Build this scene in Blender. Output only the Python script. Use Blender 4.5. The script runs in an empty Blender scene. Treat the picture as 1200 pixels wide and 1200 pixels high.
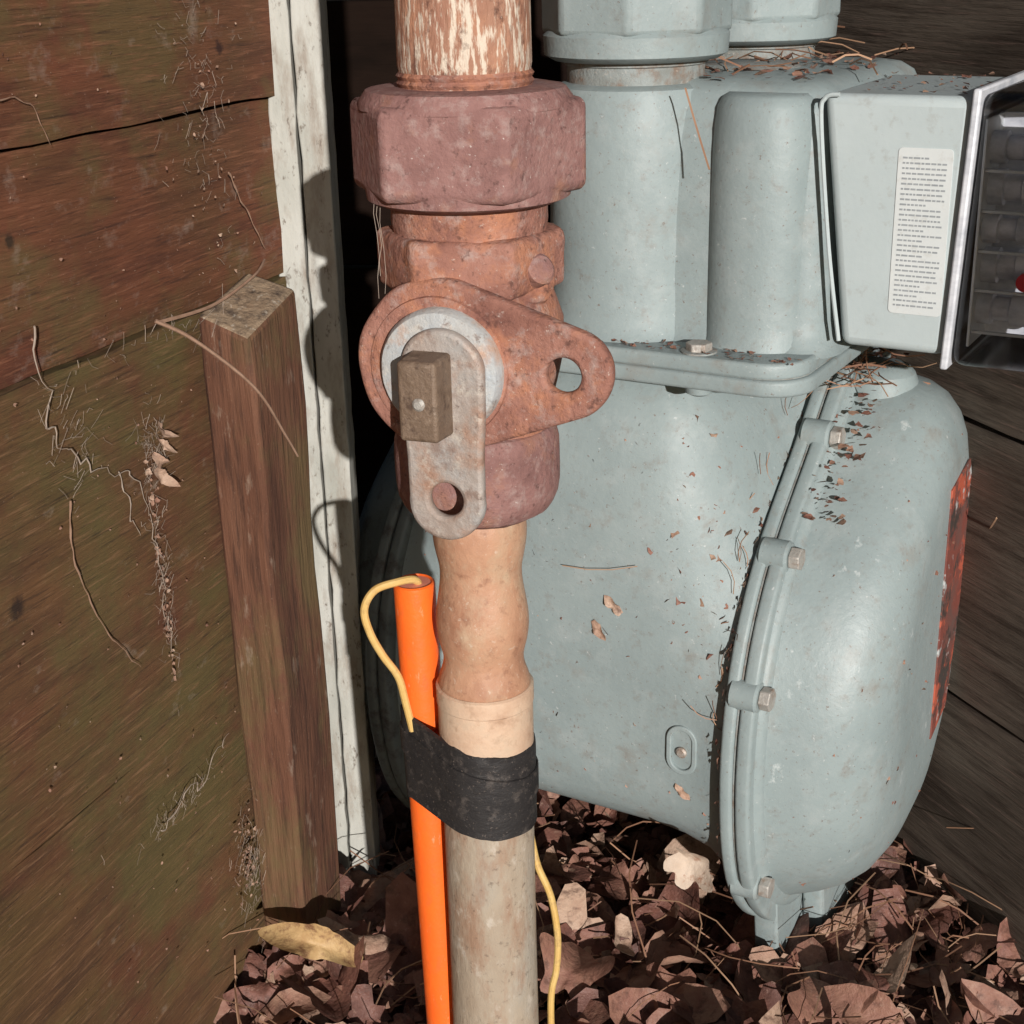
import bpy, bmesh, math, random
from mathutils import Vector, Matrix, noise
from mathutils.bvhtree import BVHTree
random.seed(7)
S=0.01
H=0.44
scn=bpy.context.scene
R=random.random
def ru(a,b): return a+(b-a)*random.random()

# ------------------------------------------------ materials
def mat(name, cols, scale=0.5, stretch=(1,1,1), layers=(), rough=0.6, metal=0.0,
        bump=0.0, bscale=4.0, bstretch=None, spec=0.4, rvar=0.15, attr=False, points=(), detail=4.0, distort=0.0):
    m=bpy.data.materials.new(name); m.use_nodes=True
    nt=m.node_tree; N=nt.nodes; L=nt.links
    bs=N['Principled BSDF']
    tc=N.new('ShaderNodeTexCoord')
    def mapping(st,off=0.0):
        mp=N.new('ShaderNodeMapping'); mp.inputs['Scale'].default_value=(100*st[0],100*st[1],100*st[2])
        mp.inputs['Location'].default_value=(off*7.3,off*3.1,off*5.7)
        L.new(tc.outputs['Object'],mp.inputs['Vector']); return mp.outputs['Vector']
    def ns(sc,st,det=4.0,off=0.0,dist=0.0,rg=0.62):
        n=N.new('ShaderNodeTexNoise'); n.inputs['Scale'].default_value=sc; n.inputs['Detail'].default_value=det
        n.inputs['Roughness'].default_value=rg; n.inputs['Distortion'].default_value=dist
        L.new(mapping(st,off),n.inputs['Vector']); return n.outputs['Fac']
    def ramp(fac,stops):
        r=N.new('ShaderNodeValToRGB'); e=r.color_ramp.elements
        while len(e)<len(stops): e.new(0.5)
        for i,(p,c) in enumerate(stops):
            e[i].position=p; e[i].color=(c[0],c[1],c[2],1)
        L.new(fac,r.inputs['Fac']); return r.outputs['Color']
    n=len(cols)
    nz0=ns(scale,stretch,detail,0,distort)
    if attr:
        a=N.new('ShaderNodeAttribute'); a.attribute_name='rnd'
        ma=N.new('ShaderNodeMath'); ma.operation='MULTIPLY_ADD'; ma.inputs[1].default_value=0.45
        L.new(nz0,ma.inputs[0])
        mb=N.new('ShaderNodeMath'); mb.operation='MULTIPLY'; mb.inputs[1].default_value=0.7
        L.new(a.outputs['Fac'],mb.inputs[0]); L.new(mb.outputs[0],ma.inputs[2]); fac=ma.outputs[0]
        col=ramp(fac,[(0.1+0.85*i/max(1,n-1),c) for i,c in enumerate(cols)])
    else:
        col=ramp(nz0,[(0.3+0.4*i/max(1,n-1),c) for i,c in enumerate(cols)])
    k=1
    for ly in layers:
        c,sc,lo,hi=ly[:4]; st=ly[4] if len(ly)>4 else (1,1,1); amt=ly[5] if len(ly)>5 else 1.0
        f=ramp(ns(sc,st,5,k*3.7,0,0.68),[(lo,(0,0,0)),(hi,(amt,)*3)])
        mx=N.new('ShaderNodeMix'); mx.data_type='RGBA'
        L.new(f,mx.inputs[0]); L.new(col,mx.inputs[6]); mx.inputs[7].default_value=(c[0],c[1],c[2],1)
        col=mx.outputs[2]; k+=1
    for (p,r0,c) in points:
        d=N.new('ShaderNodeVectorMath'); d.operation='DISTANCE'; 
        L.new(mapping((1,1,1)),d.inputs[0]); d.inputs[1].default_value=p
        ad=N.new('ShaderNodeMath'); ad.operation='MULTIPLY_ADD'; ad.inputs[1].default_value=r0*1.6
        L.new(ns(1.6,(1,1,1),4,k),ad.inputs[0]); L.new(d.outputs['Value'],ad.inputs[2])
        mr=N.new('ShaderNodeMapRange'); mr.inputs['From Min'].default_value=r0*1.7; mr.inputs['From Max'].default_value=r0*1.3
        mr.inputs['To Min'].default_value=0; mr.inputs['To Max'].default_value=0.85
        L.new(ad.outputs[0],mr.inputs['Value'])
        mx=N.new('ShaderNodeMix'); mx.data_type='RGBA'
        L.new(mr.outputs[0],mx.inputs[0]); L.new(col,mx.inputs[6]); mx.inputs[7].default_value=(c[0],c[1],c[2],1)
        col=mx.outputs[2]; k+=1
    L.new(col,bs.inputs['Base Color'])
    rr=N.new('ShaderNodeMapRange'); rr.inputs['To Min'].default_value=min(1,rough+rvar); rr.inputs['To Max'].default_value=max(0.05,rough-rvar)
    rr.inputs['From Min'].default_value=0.3; rr.inputs['From Max'].default_value=0.7
    L.new(nz0,rr.inputs['Value']); L.new(rr.outputs[0],bs.inputs['Roughness'])
    bs.inputs['Metallic'].default_value=metal
    bs.inputs['Specular IOR Level'].default_value=spec
    if bump>0:
        b=N.new('ShaderNodeBump'); b.inputs['Strength'].default_value=1.0; b.inputs['Distance'].default_value=bump*S
        L.new(ns(bscale,bstretch or stretch,5,5.5,0,0.66),b.inputs['Height']); L.new(b.outputs[0],bs.inputs['Normal'])
    return m

M={}
WP=[((-19.2,0,-19.6),.55,(.02,.012,.01)),((-16.8,0,-8.3),.3,(.03,.02,.012)),((-4,0,-3.5),.4,(.03,.012,.01))]
M['wall']=mat('weathered_olive_brown_wood',[(.098,.044,.022),(.135,.066,.028),(.12,.066,.026),(.098,.064,.024)],0.09,(.7,1,1.2),
   layers=[((.045,.020,.012),.9,.46,.70,(.14,1,1.0),.7),((.105,.085,.030),.16,.46,.60,(.8,1,1),.7),((.12,.035,.022),.14,.52,.66,(.8,1,1),.6),
           ((.25,.135,.070),3.0,.54,.68,(.16,1,2.6),.6),((.025,.014,.010),2.3,.56,.72,(.16,1,2.8),.75),
           ((.34,.27,.21),1.0,.62,.76,(.7,1,1),.4),((.36,.27,.19),9,.65,.72,(1,1,1),.5)],
   rough=.85,bump=.11,bscale=2.6,bstretch=(.16,1,2.6),points=WP,spec=.3)
M['wallr']=mat('weathered_red_brown_wood',[(.115,.036,.020),(.165,.055,.028),(.14,.052,.025),(.11,.054,.024)],0.09,(.7,1,1.2),
   layers=[((.050,.018,.012),.9,.46,.70,(.14,1,1.0),.7),((.115,.085,.032),.16,.52,.64,(.8,1,1),.65),
           ((.27,.115,.062),3.0,.54,.68,(.16,1,2.6),.6),((.025,.012,.010),2.3,.56,.72,(.16,1,2.8),.75),
           ((.36,.28,.23),.8,.58,.76,(.8,1,1),.42),((.40,.30,.22),9,.64,.72,(1,1,1),.5)],
   rough=.85,bump=.11,bscale=2.6,bstretch=(.16,1,2.6),points=WP,spec=.3)
M['post']=mat('old_batten_wood',[(.080,.034,.021),(.125,.055,.032),(.165,.078,.046)],0.5,(1,1,.18),
   layers=[((.04,.02,.014),2.2,.48,.68,(1.6,1.6,.14),.8),((.115,.085,.036),.26,.46,.62,(1,1,.6),.7),((.32,.25,.19),1.4,.60,.74,(1,1,.4),.5),((.28,.20,.14),8,.63,.72,(1,1,1),.5)],rough=.9,bump=.11,bscale=2.4,bstretch=(1.5,1.5,.14),spec=.25)
M['postend']=mat('batten_end_grain',[(.16,.11,.07),(.28,.20,.13),(.22,.145,.09)],0.8,(1,1,1),layers=[((.06,.04,.03),2.0,.50,.7),((.42,.36,.29),3,.58,.7)],rough=.9,bump=.14,bscale=3)
M['trim']=mat('old_white_paint',[(.33,.325,.285),(.43,.42,.375),(.49,.48,.44)],0.5,(1,1,.3),
   layers=[((.22,.17,.13),1.2,.50,.72,(1,1,.3),.75),((.10,.07,.05),3.5,.59,.70,(1,1,.5),.8)],rough=.8,bump=.06,bscale=3,bstretch=(1,1,.4),spec=.25)
M['dark']=mat('shade_black_timber',[(.006,.004,.003),(.012,.007,.005),(.009,.005,.004)],0.3,(.3,1,1),rough=1.0,bump=.08,bscale=2,bstretch=(.15,1,2),spec=.05,rvar=0)  # near-black colour paints in the shade of the recess behind the meter
M['beam']=mat('reddish_beam',[(.045,.020,.012),(.085,.038,.024),(.065,.035,.022)],0.4,(.3,1,1),
   layers=[((.02,.01,.008),1.2,.5,.66,(.2,1,1.5),.9)],rough=.95,bump=.08,bscale=2,bstretch=(.15,1,2),spec=.1)
M['rwall']=mat('grey_weathered_timber',[(.070,.052,.040),(.12,.092,.072),(.155,.125,.10)],0.3,(.25,1,1),
   layers=[((.035,.023,.017),1.2,.48,.68,(.14,1,1.6),.8),((.20,.13,.105),2.2,.56,.7,(.12,1,2.4),.6)],rough=.95,bump=.12,bscale=2.4,bstretch=(.12,1,2.2),spec=.15)
M['rust']=mat('rusted_cast_iron',[(.19,.084,.064),(.28,.130,.096),(.36,.18,.135)],0.6,
   layers=[((.47,.20,.105),.7,.48,.68,(1,1,1),.75),((.40,.32,.29),1.6,.53,.70,(1,1,1),.6),((.10,.048,.038),3.0,.56,.67,(1,1,1),.8),((.62,.53,.46),7,.63,.71,(1,1,1),.7)],
   rough=.85,bump=.10,bscale=3.4,spec=.25)
M['rustnut']=mat('rusted_mauve_iron',[(.180,.092,.082),(.25,.130,.115),(.30,.165,.145)],0.7,
   layers=[((.36,.26,.235),2.6,.51,.68,(1,1,1),.6),((.38,.18,.10),.55,.53,.70,(1,1,1),.55),((.09,.045,.04),3.6,.58,.69,(1,1,1),.8),((.64,.58,.53),8,.65,.72,(1,1,1),.7)],
   rough=.78,bump=.065,bscale=4.2,spec=.25)
M['thread']=mat('scratched_rusty_pipe',[(.25,.115,.075),(.36,.19,.125),(.30,.145,.095)],1.0,(1,1,.6),
   layers=[((.45,.22,.13),.8,.5,.65,(1,1,1),.7),((.66,.58,.47),3.2,.50,.58,(1.7,1.7,.30),.85),((.11,.05,.035),2.4,.54,.66,(1,1,.7),.85),((.7,.62,.52),7,.63,.70,(1,1,.6),.6)],rough=.75,bump=.08,bscale=3.4,bstretch=(1.6,1.6,.35),spec=.25)
M['plug']=mat('weathered_grey_metal',[(.33,.31,.29),(.43,.43,.415),(.38,.41,.43)],0.9,
   layers=[((.45,.25,.15),.9,.50,.66,(1,1,1),.75),((.62,.57,.49),1.5,.56,.72,(1,1,1),.7),((.15,.10,.08),3,.58,.68,(1,1,1),.7)],rough=.65,metal=.1,bump=.05,bscale=4)
M['lever']=mat('dull_lever_metal',[(.29,.22,.18),(.36,.31,.275),(.35,.34,.325)],0.8,
   layers=[((.34,.185,.12),.75,.48,.64,(1,1,1),.75),((.20,.12,.09),1.8,.53,.68,(1,1,1),.65),((.52,.47,.40),2.6,.57,.70,(1,1,1),.6),((.11,.075,.06),5,.60,.70,(1,1,1),.7)],rough=.6,metal=.15,bump=.05,bscale=4)
M['stub']=mat('brown_brass_stub',[(.13,.085,.055),(.19,.13,.09),(.17,.12,.085)],1.2,layers=[((.34,.25,.18),2,.55,.7,(1,1,1),.6),((.06,.035,.025),3.0,.55,.68,(1,1,1),.75)],rough=.55,metal=.15,bump=.05,bscale=5)
M['copper']=mat('oxidised_tan_fitting',[(.33,.16,.095),(.45,.25,.155),(.43,.29,.19)],0.4,(1,1,.8),
   layers=[((.48,.37,.25),.8,.48,.68,(1,1,.6),.7),((.22,.10,.06),2.2,.55,.70,(1,1,1),.65),((.60,.50,.40),5,.60,.72,(1,1,1),.6)],rough=.52,bump=.035,bscale=4,spec=.35)
M['cream']=mat('cream_sleeve',[(.47,.30,.20),(.57,.40,.28),(.52,.40,.29)],0.8,layers=[((.32,.19,.12),1.8,.54,.72,(1,1,1),.65)],rough=.6,bump=.025,bscale=5)
M['riser']=mat('tan_coated_pipe',[(.27,.20,.14),(.35,.285,.215),(.33,.305,.26)],0.4,(1,1,.4),
   layers=[((.26,.14,.085),1.0,.50,.68,(1,1,.35),.7),((.50,.44,.37),2.2,.56,.70,(1,1,.6),.6),((.10,.07,.05),3.6,.58,.70,(1,1,1),.65)],rough=.62,bump=.04,bscale=4,spec=.3)
M['orange']=mat('orange_plastic',[(.82,.115,.012),(.88,.15,.02)],0.5,layers=[((.50,.11,.04),2.0,.55,.74,(1,1,.5),.6),((.80,.42,.26),4,.62,.72,(1,1,.3),.5)],rough=.5,bump=.018,bscale=4)
M['orangein']=mat('orange_inside',[(.7,.22,.14),(.8,.32,.22)],0.5,rough=.7)
M['yellow']=mat('yellow_wire_insulation',[(.55,.34,.10),(.64,.44,.17)],1.0,layers=[((.28,.17,.08),2.5,.54,.7,(1,1,1),.6)],rough=.5,bump=.02)
M['tape']=mat('black_tape',[(.018,.016,.016),(.032,.029,.028)],1.0,layers=[((.17,.14,.12),2.0,.55,.72,(1,1,1),.45),((.28,.22,.18),12,.61,.70,(1,1,1),.5)],rough=.6,bump=.06,bscale=2.0,bstretch=(1,1,2),spec=.25)
ML=[((.33,.365,.36),.6,.52,.70,(1,1,1),.5),((.215,.185,.155),.45,.56,.74,(1,1,1),.5),((.19,.165,.14),1.8,.56,.74,(1,1,1),.5),((.14,.09,.065),6,.625,.70,(1,1,1),.8),((.50,.52,.51),4,.655,.72,(1,1,1),.7)]
MCc=[(.218,.262,.262),(.248,.295,.294),(.272,.320,.318)]
M['meter']=mat('grey_green_meter_paint',MCc,0.22,layers=ML,rough=.52,bump=.022,bscale=3.5,rvar=.10,spec=.38)
M['meterc']=mat('chipped_meter_cover_paint',MCc,0.22,layers=ML+[((.52,.55,.54),.9,.64,.70,(1,1,.7),.6)],rough=.46,bump=.022,bscale=3.5,rvar=.10,spec=.42,
   points=[((11.3,2.3,-30.6),.42,(.50,.53,.52)),((9.4,1.2,-34.0),.32,(.52,.55,.54)),((10.6,4.6,-24.2),.25,(.5,.53,.52)),((11.2,3.4,-33.2),.3,(.36,.40,.39))])
M['rear']=mat('shaded_rear_meter_paint',[(.085,.10,.10),(.13,.15,.15),(.11,.13,.125)],0.4,layers=[((.05,.04,.035),1.2,.5,.68,(1,1,1),.8)],rough=.7,bump=.03)  # meter paint darkened: shade on the rear side is put into the colour
M['meterd']=mat('dirty_meter_paint',[(.17,.175,.16),(.24,.26,.25),(.28,.31,.305)],0.6,
   layers=[((.18,.12,.085),1.4,.46,.66,(1,1,1),.85),((.42,.38,.34),5,.60,.70,(1,1,1),.6)],rough=.75,bump=.06,bscale=4)
M['index']=mat('pale_index_housing',[(.39,.445,.445),(.45,.505,.505)],0.3,layers=[((.29,.27,.24),2.0,.57,.74,(1,1,1),.45)],rough=.5,bump=.010)
M['label']=mat('pale_label',[(.54,.57,.56),(.60,.62,.61)],0.6,layers=[((.4,.38,.34),2.5,.56,.74,(1,1,1),.5)],rough=.5)
M['ink']=mat('grey_print',[(.24,.26,.27),(.32,.34,.35)],2,rough=.6)
M['silver']=mat('bolt_metal',[(.33,.31,.28),(.46,.43,.39)],1.5,layers=[((.23,.14,.09),2.6,.50,.68,(1,1,1),.75)],rough=.5,metal=.3,bump=.04,bscale=6)
M['igrey']=mat('index_grey_plastic',[(.36,.38,.41),(.54,.55,.58),(.68,.69,.71)],0.9,(1,1,2.0),rough=.4)
M['red']=mat('red_paint',[(.65,.02,.03),(.7,.04,.05)],1,rough=.4)
M['badge']=mat('weathered_badge',[(.10,.035,.03),(.19,.055,.04),(.12,.075,.065)],.5,layers=[((.40,.09,.05),.35,.52,.56),((.42,.43,.42),.5,.58,.63),((.05,.04,.035),.6,.52,.60)],rough=.65)
M['soil']=mat('forest_soil',[(.028,.017,.012),(.05,.03,.02),(.08,.045,.03)],0.4,layers=[((.12,.07,.045),1.5,.55,.7),((.012,.008,.006),1.0,.56,.7)],rough=.95,bump=.35,bscale=1.2,spec=.2)
M['leaf']=mat('dead_leaves',[(.055,.024,.018),(.125,.052,.038),(.20,.086,.062),(.26,.13,.09),(.33,.195,.135),(.42,.29,.21)],1.4,
   layers=[((.06,.026,.018),1.2,.52,.66,(1,1,1),.7),((.38,.24,.18),3.0,.58,.70,(1,1,1),.5)],rough=.6,bump=.10,bscale=2.6,attr=True,spec=.4)
M['paleleaf']=mat('pale_dead_leaf',[(.44,.34,.26),(.56,.46,.37)],0.8,layers=[((.32,.17,.11),1.8,.54,.68)],rough=.7,bump=.06,bscale=3)
M['yleaf']=mat('yellowed_leaf',[(.36,.21,.09),(.50,.34,.16)],0.8,layers=[((.18,.09,.045),1.5,.50,.66)],rough=.6,bump=.08,bscale=2)
M['needle']=mat('pine_needles',[(.13,.06,.035),(.24,.12,.07),(.38,.23,.14)],1,rough=.7,attr=True)
M['web']=mat('dusty_cobweb',[(.26,.20,.16),(.36,.29,.23)],2,rough=.9)
M['twig']=mat('dry_twig',[(.19,.11,.07),(.31,.19,.13)],2,rough=.85)
g=bpy.data.materials.new('clear_plastic'); g.use_nodes=True; nt=g.node_tree
for n in list(nt.nodes):
    if n.type=='BSDF_PRINCIPLED': nt.nodes.remove(n)
o=nt.nodes['Material Output']; t=nt.nodes.new('ShaderNodeBsdfTransparent'); t.inputs[0].default_value=(.95,.95,.97,1)
gl=nt.nodes.new('ShaderNodeBsdfGlossy'); gl.inputs['Roughness'].default_value=.2
fr=nt.nodes.new('ShaderNodeFresnel'); fr.inputs[0].default_value=1.5
mx=nt.nodes.new('ShaderNodeMixShader'); nt.links.new(fr.outputs[0],mx.inputs[0]); nt.links.new(t.outputs[0],mx.inputs[1]); nt.links.new(gl.outputs[0],mx.inputs[2]); nt.links.new(mx.outputs[0],o.inputs[0])
M['clear']=g

# ------------------------------------------------ helpers
def empty(name,loc=(0,0,0),rotz=0.0):
    e=bpy.data.objects.new(name,None); scn.collection.objects.link(e)
    e.location=(loc[0]*S,loc[1]*S,loc[2]*S+H); e.rotation_euler=(0,0,rotz); e.empty_display_size=.05
    return e
def finish(name,bm,m,parent=None,smooth=True,bevel=0,bseg=2,sub=0,angle=35,scale=True,mats=None,disp=None):
    if scale: bmesh.ops.scale(bm,vec=(S,S,S),verts=bm.verts)
    bmesh.ops.recalc_face_normals(bm,faces=bm.faces)
    me=bpy.data.meshes.new(name); bm.to_mesh(me); bm.free()
    ob=bpy.data.objects.new(name,me); scn.collection.objects.link(ob)
    if mats:
        for x in mats: me.materials.append(M[x])
    else: me.materials.append(M[m])
    if parent: ob.parent=parent
    else: ob.location=(0,0,H)
    if smooth:
        for p in me.polygons: p.use_smooth=True
        try: me.set_sharp_from_angle(angle=math.radians(angle))
        except Exception: pass
    if bevel>0:
        md=ob.modifiers.new('b','BEVEL'); md.width=bevel*S; md.segments=bseg; md.limit_method='ANGLE'; md.angle_limit=math.radians(30)
        md.harden_normals=False
    if sub>0:
        md=ob.modifiers.new('s','SUBSURF'); md.levels=sub; md.render_levels=sub
    if disp:
        tx=bpy.data.textures.new(name+'_t','CLOUDS'); tx.noise_scale=disp[1]*S; tx.noise_depth=3
        md=ob.modifiers.new('d','DISPLACE'); md.texture=tx; md.strength=disp[0]*S; md.mid_level=.5; md.texture_coords='LOCAL'
    return ob
def box_bm(bm,x0,x1,y0,y1,z0,z1):
    vs=[bm.verts.new(p) for p in [(x0,y0,z0),(x1,y0,z0),(x1,y1,z0),(x0,y1,z0),(x0,y0,z1),(x1,y0,z1),(x1,y1,z1),(x0,y1,z1)]]
    fs=[(0,3,2,1),(4,5,6,7),(0,1,5,4),(1,2,6,5),(2,3,7,6),(3,0,4,7)]
    return [bm.faces.new([vs[i] for i in f]) for f in fs]
def box(name,a,m,parent,bevel=.1,**k):
    bm=bmesh.new(); box_bm(bm,*a); return finish(name,bm,m,parent,bevel=bevel,**k)
def lathe(name,prof,m,parent,c=(0,0),seg=64,axis=None,origin=None,cap=True,ripple=0,**k):
    bm=bmesh.new(); rings=[]
    for r,z in prof:
        rg=[]
        for i in range(seg):
            a=2*math.pi*i/seg
            rr=r*(1+ripple*noise.noise(Vector((math.cos(a)*1.5,math.sin(a)*1.5,z*.6))))
            rg.append(Vector((rr*math.cos(a),rr*math.sin(a),z)))
        rings.append(rg)
    def T(p):
        if axis is None: return Vector((p.x+c[0],p.y+c[1],p.z))
        az=Vector(axis).normalized(); ax=Vector((0,0,1)).cross(az)
        if ax.length<1e-4: ax=Vector((1,0,0))
        ax.normalize(); ay=az.cross(ax)
        return Vector(origin)+ax*p.x+ay*p.y+az*p.z
    V=[[bm.verts.new(T(p)) for p in rg] for rg in rings]
    for a,b in zip(V,V[1:]):
        for i in range(seg): bm.faces.new((a[i],a[(i+1)%seg],b[(i+1)%seg],b[i]))
    if cap: bm.faces.new(V[0]); bm.faces.new(V[-1])
    return finish(name,bm,m,parent,**k)
def ngonprism(name,R0,z0,z1,m,parent,c,rot,n=6,axis=None,origin=None,bevel=.12,chamfer=0,**k):
    bm=bmesh.new()
    az=Vector(axis).normalized() if axis else Vector((0,0,1))
    ax=Vector((0,0,1)).cross(az) if axis and abs(az.z)<.99 else Vector((1,0,0)); ax.normalize(); ay=az.cross(ax)
    o=Vector(origin) if origin else Vector((c[0],c[1],0))
    V=[]
    zsr=[(z0,1-chamfer),(z0+chamfer*R0*.5,1),(z1-chamfer*R0*.5,1),(z1,1-chamfer)] if chamfer else [(z0,1),(z1,1)]
    for z,q in zsr:
        V.append([bm.verts.new(o+ax*R0*q*math.cos(rot+2*math.pi*i/n)+ay*R0*q*math.sin(rot+2*math.pi*i/n)+az*z) for i in range(n)])
    for a,b in zip(V,V[1:]):
        for i in range(n): bm.faces.new((a[i],a[(i+1)%n],b[(i+1)%n],b[i]))
    bm.faces.new(V[0]); bm.faces.new(V[-1])
    return finish(name,bm,m,parent,bevel=bevel,bseg=3,**k)
def plate(name,outer,holes,th,bev,m,parent,origin,xa,za,smooth=True,disp=None):
    cu=bpy.data.curves.new(name,'CURVE'); cu.dimensions='2D'; cu.fill_mode='BOTH'
    for pts in [outer]+holes:
        sp=cu.splines.new('POLY'); sp.points.add(len(pts)-1)
        for i,p in enumerate(pts): sp.points[i].co=(p[0]*S,p[1]*S,0,1)
        sp.use_cyclic_u=True
    cu.extrude=(th/2-bev)*S; cu.bevel_depth=bev*S; cu.bevel_resolution=2
    tmp=bpy.data.objects.new('tmp',cu); scn.collection.objects.link(tmp)
    dg=bpy.context.evaluated_depsgraph_get(); me=bpy.data.meshes.new_from_object(tmp.evaluated_get(dg))
    bpy.data.objects.remove(tmp)
    xa=Vector(xa).normalized(); za=Vector(za).normalized(); ya=xa.cross(za)
    mt=Matrix((xa,za,ya)).transposed().to_4x4(); mt.translation=Vector(origin)*S
    me.transform(mt)
    ob=bpy.data.objects.new(name,me); scn.collection.objects.link(ob); me.materials.clear(); me.materials.append(M[m])
    for p in me.polygons: p.use_smooth=True
    try: me.set_sharp_from_angle(angle=math.radians(40))
    except Exception: pass
    if parent: ob.parent=parent
    return ob
def circ(cx,cz,r,n=40,a0=0,a1=2*math.pi):
    return [(cx+r*math.cos(a0+(a1-a0)*i/n),cz+r*math.sin(a0+(a1-a0)*i/n)) for i in range(n if abs(a1-a0-2*math.pi)<1e-6 else n+1)]
def catmull(pts,n=8,closed=False):
    P=[Vector(p) for p in pts]; out=[]; N=len(P)
    rng=range(N) if closed else range(N-1)
    for i in rng:
        if closed: p0,p1,p2,p3=P[(i-1)%N],P[i],P[(i+1)%N],P[(i+2)%N]
        else: p0,p1,p2,p3=P[max(i-1,0)],P[i],P[i+1],P[min(i+2,N-1)]
        for k in range(n):
            t=k/n
            out.append(.5*((2*p1)+(-p0+p2)*t+(2*p0-5*p1+4*p2-p3)*t*t+(-p0+3*p1-3*p2+p3)*t**3))
    if not closed: out.append(P[-1])
    return out
def tube_bm(bm,pts,r,seg=8,taper=None):
    prev=None
    for i,p in enumerate(pts):
        d=(pts[min(i+1,len(pts)-1)]-pts[max(i-1,0)]).normalized()
        u=d.orthogonal().normalized() if i==0 else (u-d*u.dot(d)).normalized()
        v=d.cross(u); rr=r if taper is None else r*taper(i/(len(pts)-1))
        rg=[bm.verts.new(p+u*rr*math.cos(2*math.pi*k/seg)+v*rr*math.sin(2*math.pi*k/seg)) for k in range(seg)]
        if prev:
            for k in range(seg): bm.faces.new((prev[k],prev[(k+1)%seg],rg[(k+1)%seg],rg[k]))
        else: bm.faces.new(rg)
        prev=rg
    bm.faces.new(prev)
def tube(name,pts,r,m,parent,seg=10,n=8,taper=None,**k):
    bm=bmesh.new(); tube_bm(bm,catmull(pts,n),r,seg,taper); return finish(name,bm,m,parent,**k)

# ------------------------------------------------ ground
bm=bmesh.new()
G=-44.0
xs=[-9000,-2000,-400,-100]+[-60+3*i for i in range(41)]+[100,400,2000,9000]
ys=[-9000,-2000,-400,-100]+[-30+3*i for i in range(51)]+[180,400,2000,9000]
vv={}
def gz(x,y):
    return G-.6+1.1*noise.noise(Vector((x*.09,y*.09,0)))+.5*noise.noise(Vector((x*.3,y*.3,3)))+2.6*math.exp(-((x+7.5)**2+(y-54)**2)/22)
for i,x in enumerate(xs):
    for j,y in enumerate(ys):
        z=gz(x,y) if (-61<x<61 and -31<y<121) else G-.6
        vv[i,j]=bm.verts.new((x,y,z))
for i in range(len(xs)-1):
    for j in range(len(ys)-1): bm.faces.new((vv[i,j],vv[i+1,j],vv[i+1,j+1],vv[i,j+1]))
finish('ground',bm,'soil')

# ------------------------------------------------ left timber wall
ROT=math.atan2(.933,.36)
W=empty('timber_wall',(-9.15,61.4,0),ROT)
def board_bm(bm,x0,x1,y0,y1,z0,z1,nx=40,wob=.08,seed=0):
    nz=4; g0={}
    for i in range(nx+1):
        for j in range(nz+1):
            x=x0+(x1-x0)*i/nx; z=z0+(z1-z0)*j/nz
            dy=wob*noise.noise(Vector((x*.12,z*.2,seed)))
            dz=0
            if j in (0,nz): dz=.10*noise.noise(Vector((x*.35,j,seed+5))); dy+=.08
            g0[i,j]=bm.verts.new((x,y0+dy,z+dz))
    for i in range(nx):
        for j in range(nz): bm.faces.new((g0[i,j],g0[i+1,j],g0[i+1,j+1],g0[i,j+1]))
    b={}
    for i in range(nx+1):
        for j in (0,nz): b[i,j]=bm.verts.new((g0[i,j].co.x,y1,g0[i,j].co.z))
    for i in range(nx):
        bm.faces.new((g0[i,nz],g0[i+1,nz],b[i+1,nz],b[i,nz])); bm.faces.new((g0[i+1,0],g0[i,0],b[i,0],b[i+1,0]))
        bm.faces.new((b[i,0],b[i,nz],b[i+1,nz],b[i+1,0]))
    for i in (0,nx):
        bm.faces.new([g0[i,j] for j in range(nz+1)]+[b[i,nz],b[i,0]])
for k,(z0,z1,y0) in enumerate([(-46,-28.28,0.0),(-28.12,-12.8,-.22),(-12.65,-5.7,-.05),(-5.55,9.5,-.3),(9.7,25,-.2),(25.2,40,-.1)]):
    bm=bmesh.new(); board_bm(bm,-62,0,y0,2,z0,z1,60,.18,k*3.1); finish('board_%d'%(k+1),bm,'wall' if k<2 else 'wallr',W,angle=50)
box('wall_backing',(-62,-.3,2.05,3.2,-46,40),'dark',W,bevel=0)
# slanted top post
bm=bmesh.new()
nz=14; rings=[]
for j in range(nz+1):
    f=j/nz; rg=[]
    for (s,y,zt) in [(-7.55,-.42,-12.7),(-7.75,-2.65,-13.4),(-3.75,-2.6,-12.4),(-3.75,-.42,-11.8)]:
        z=-45+(zt+45)*f
        if s==-7.55: s=-7.0-.6*f
        if s==-7.75: s=-7.2-.55*f
        rg.append(bm.verts.new((s+.16*noise.noise(Vector((s,z*.2,1))),y+.16*noise.noise(Vector((y,z*.2,5))),z)))
    rings.append(rg)
for a,b in zip(rings,rings[1:]):
    for i in range(4): bm.faces.new((a[i],a[(i+1)%4],b[(i+1)%4],b[i]))
bm.faces.new(rings[0]); tf=bm.faces.new(rings[-1]); tf.material_index=1
finish('wooden_post',bm,None,None,bevel=.2,mats=['post','postend'],angle=30)
po=bpy.data.objects['wooden_post']; po.location=W.location; po.rotation_euler=W.rotation_euler
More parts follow.
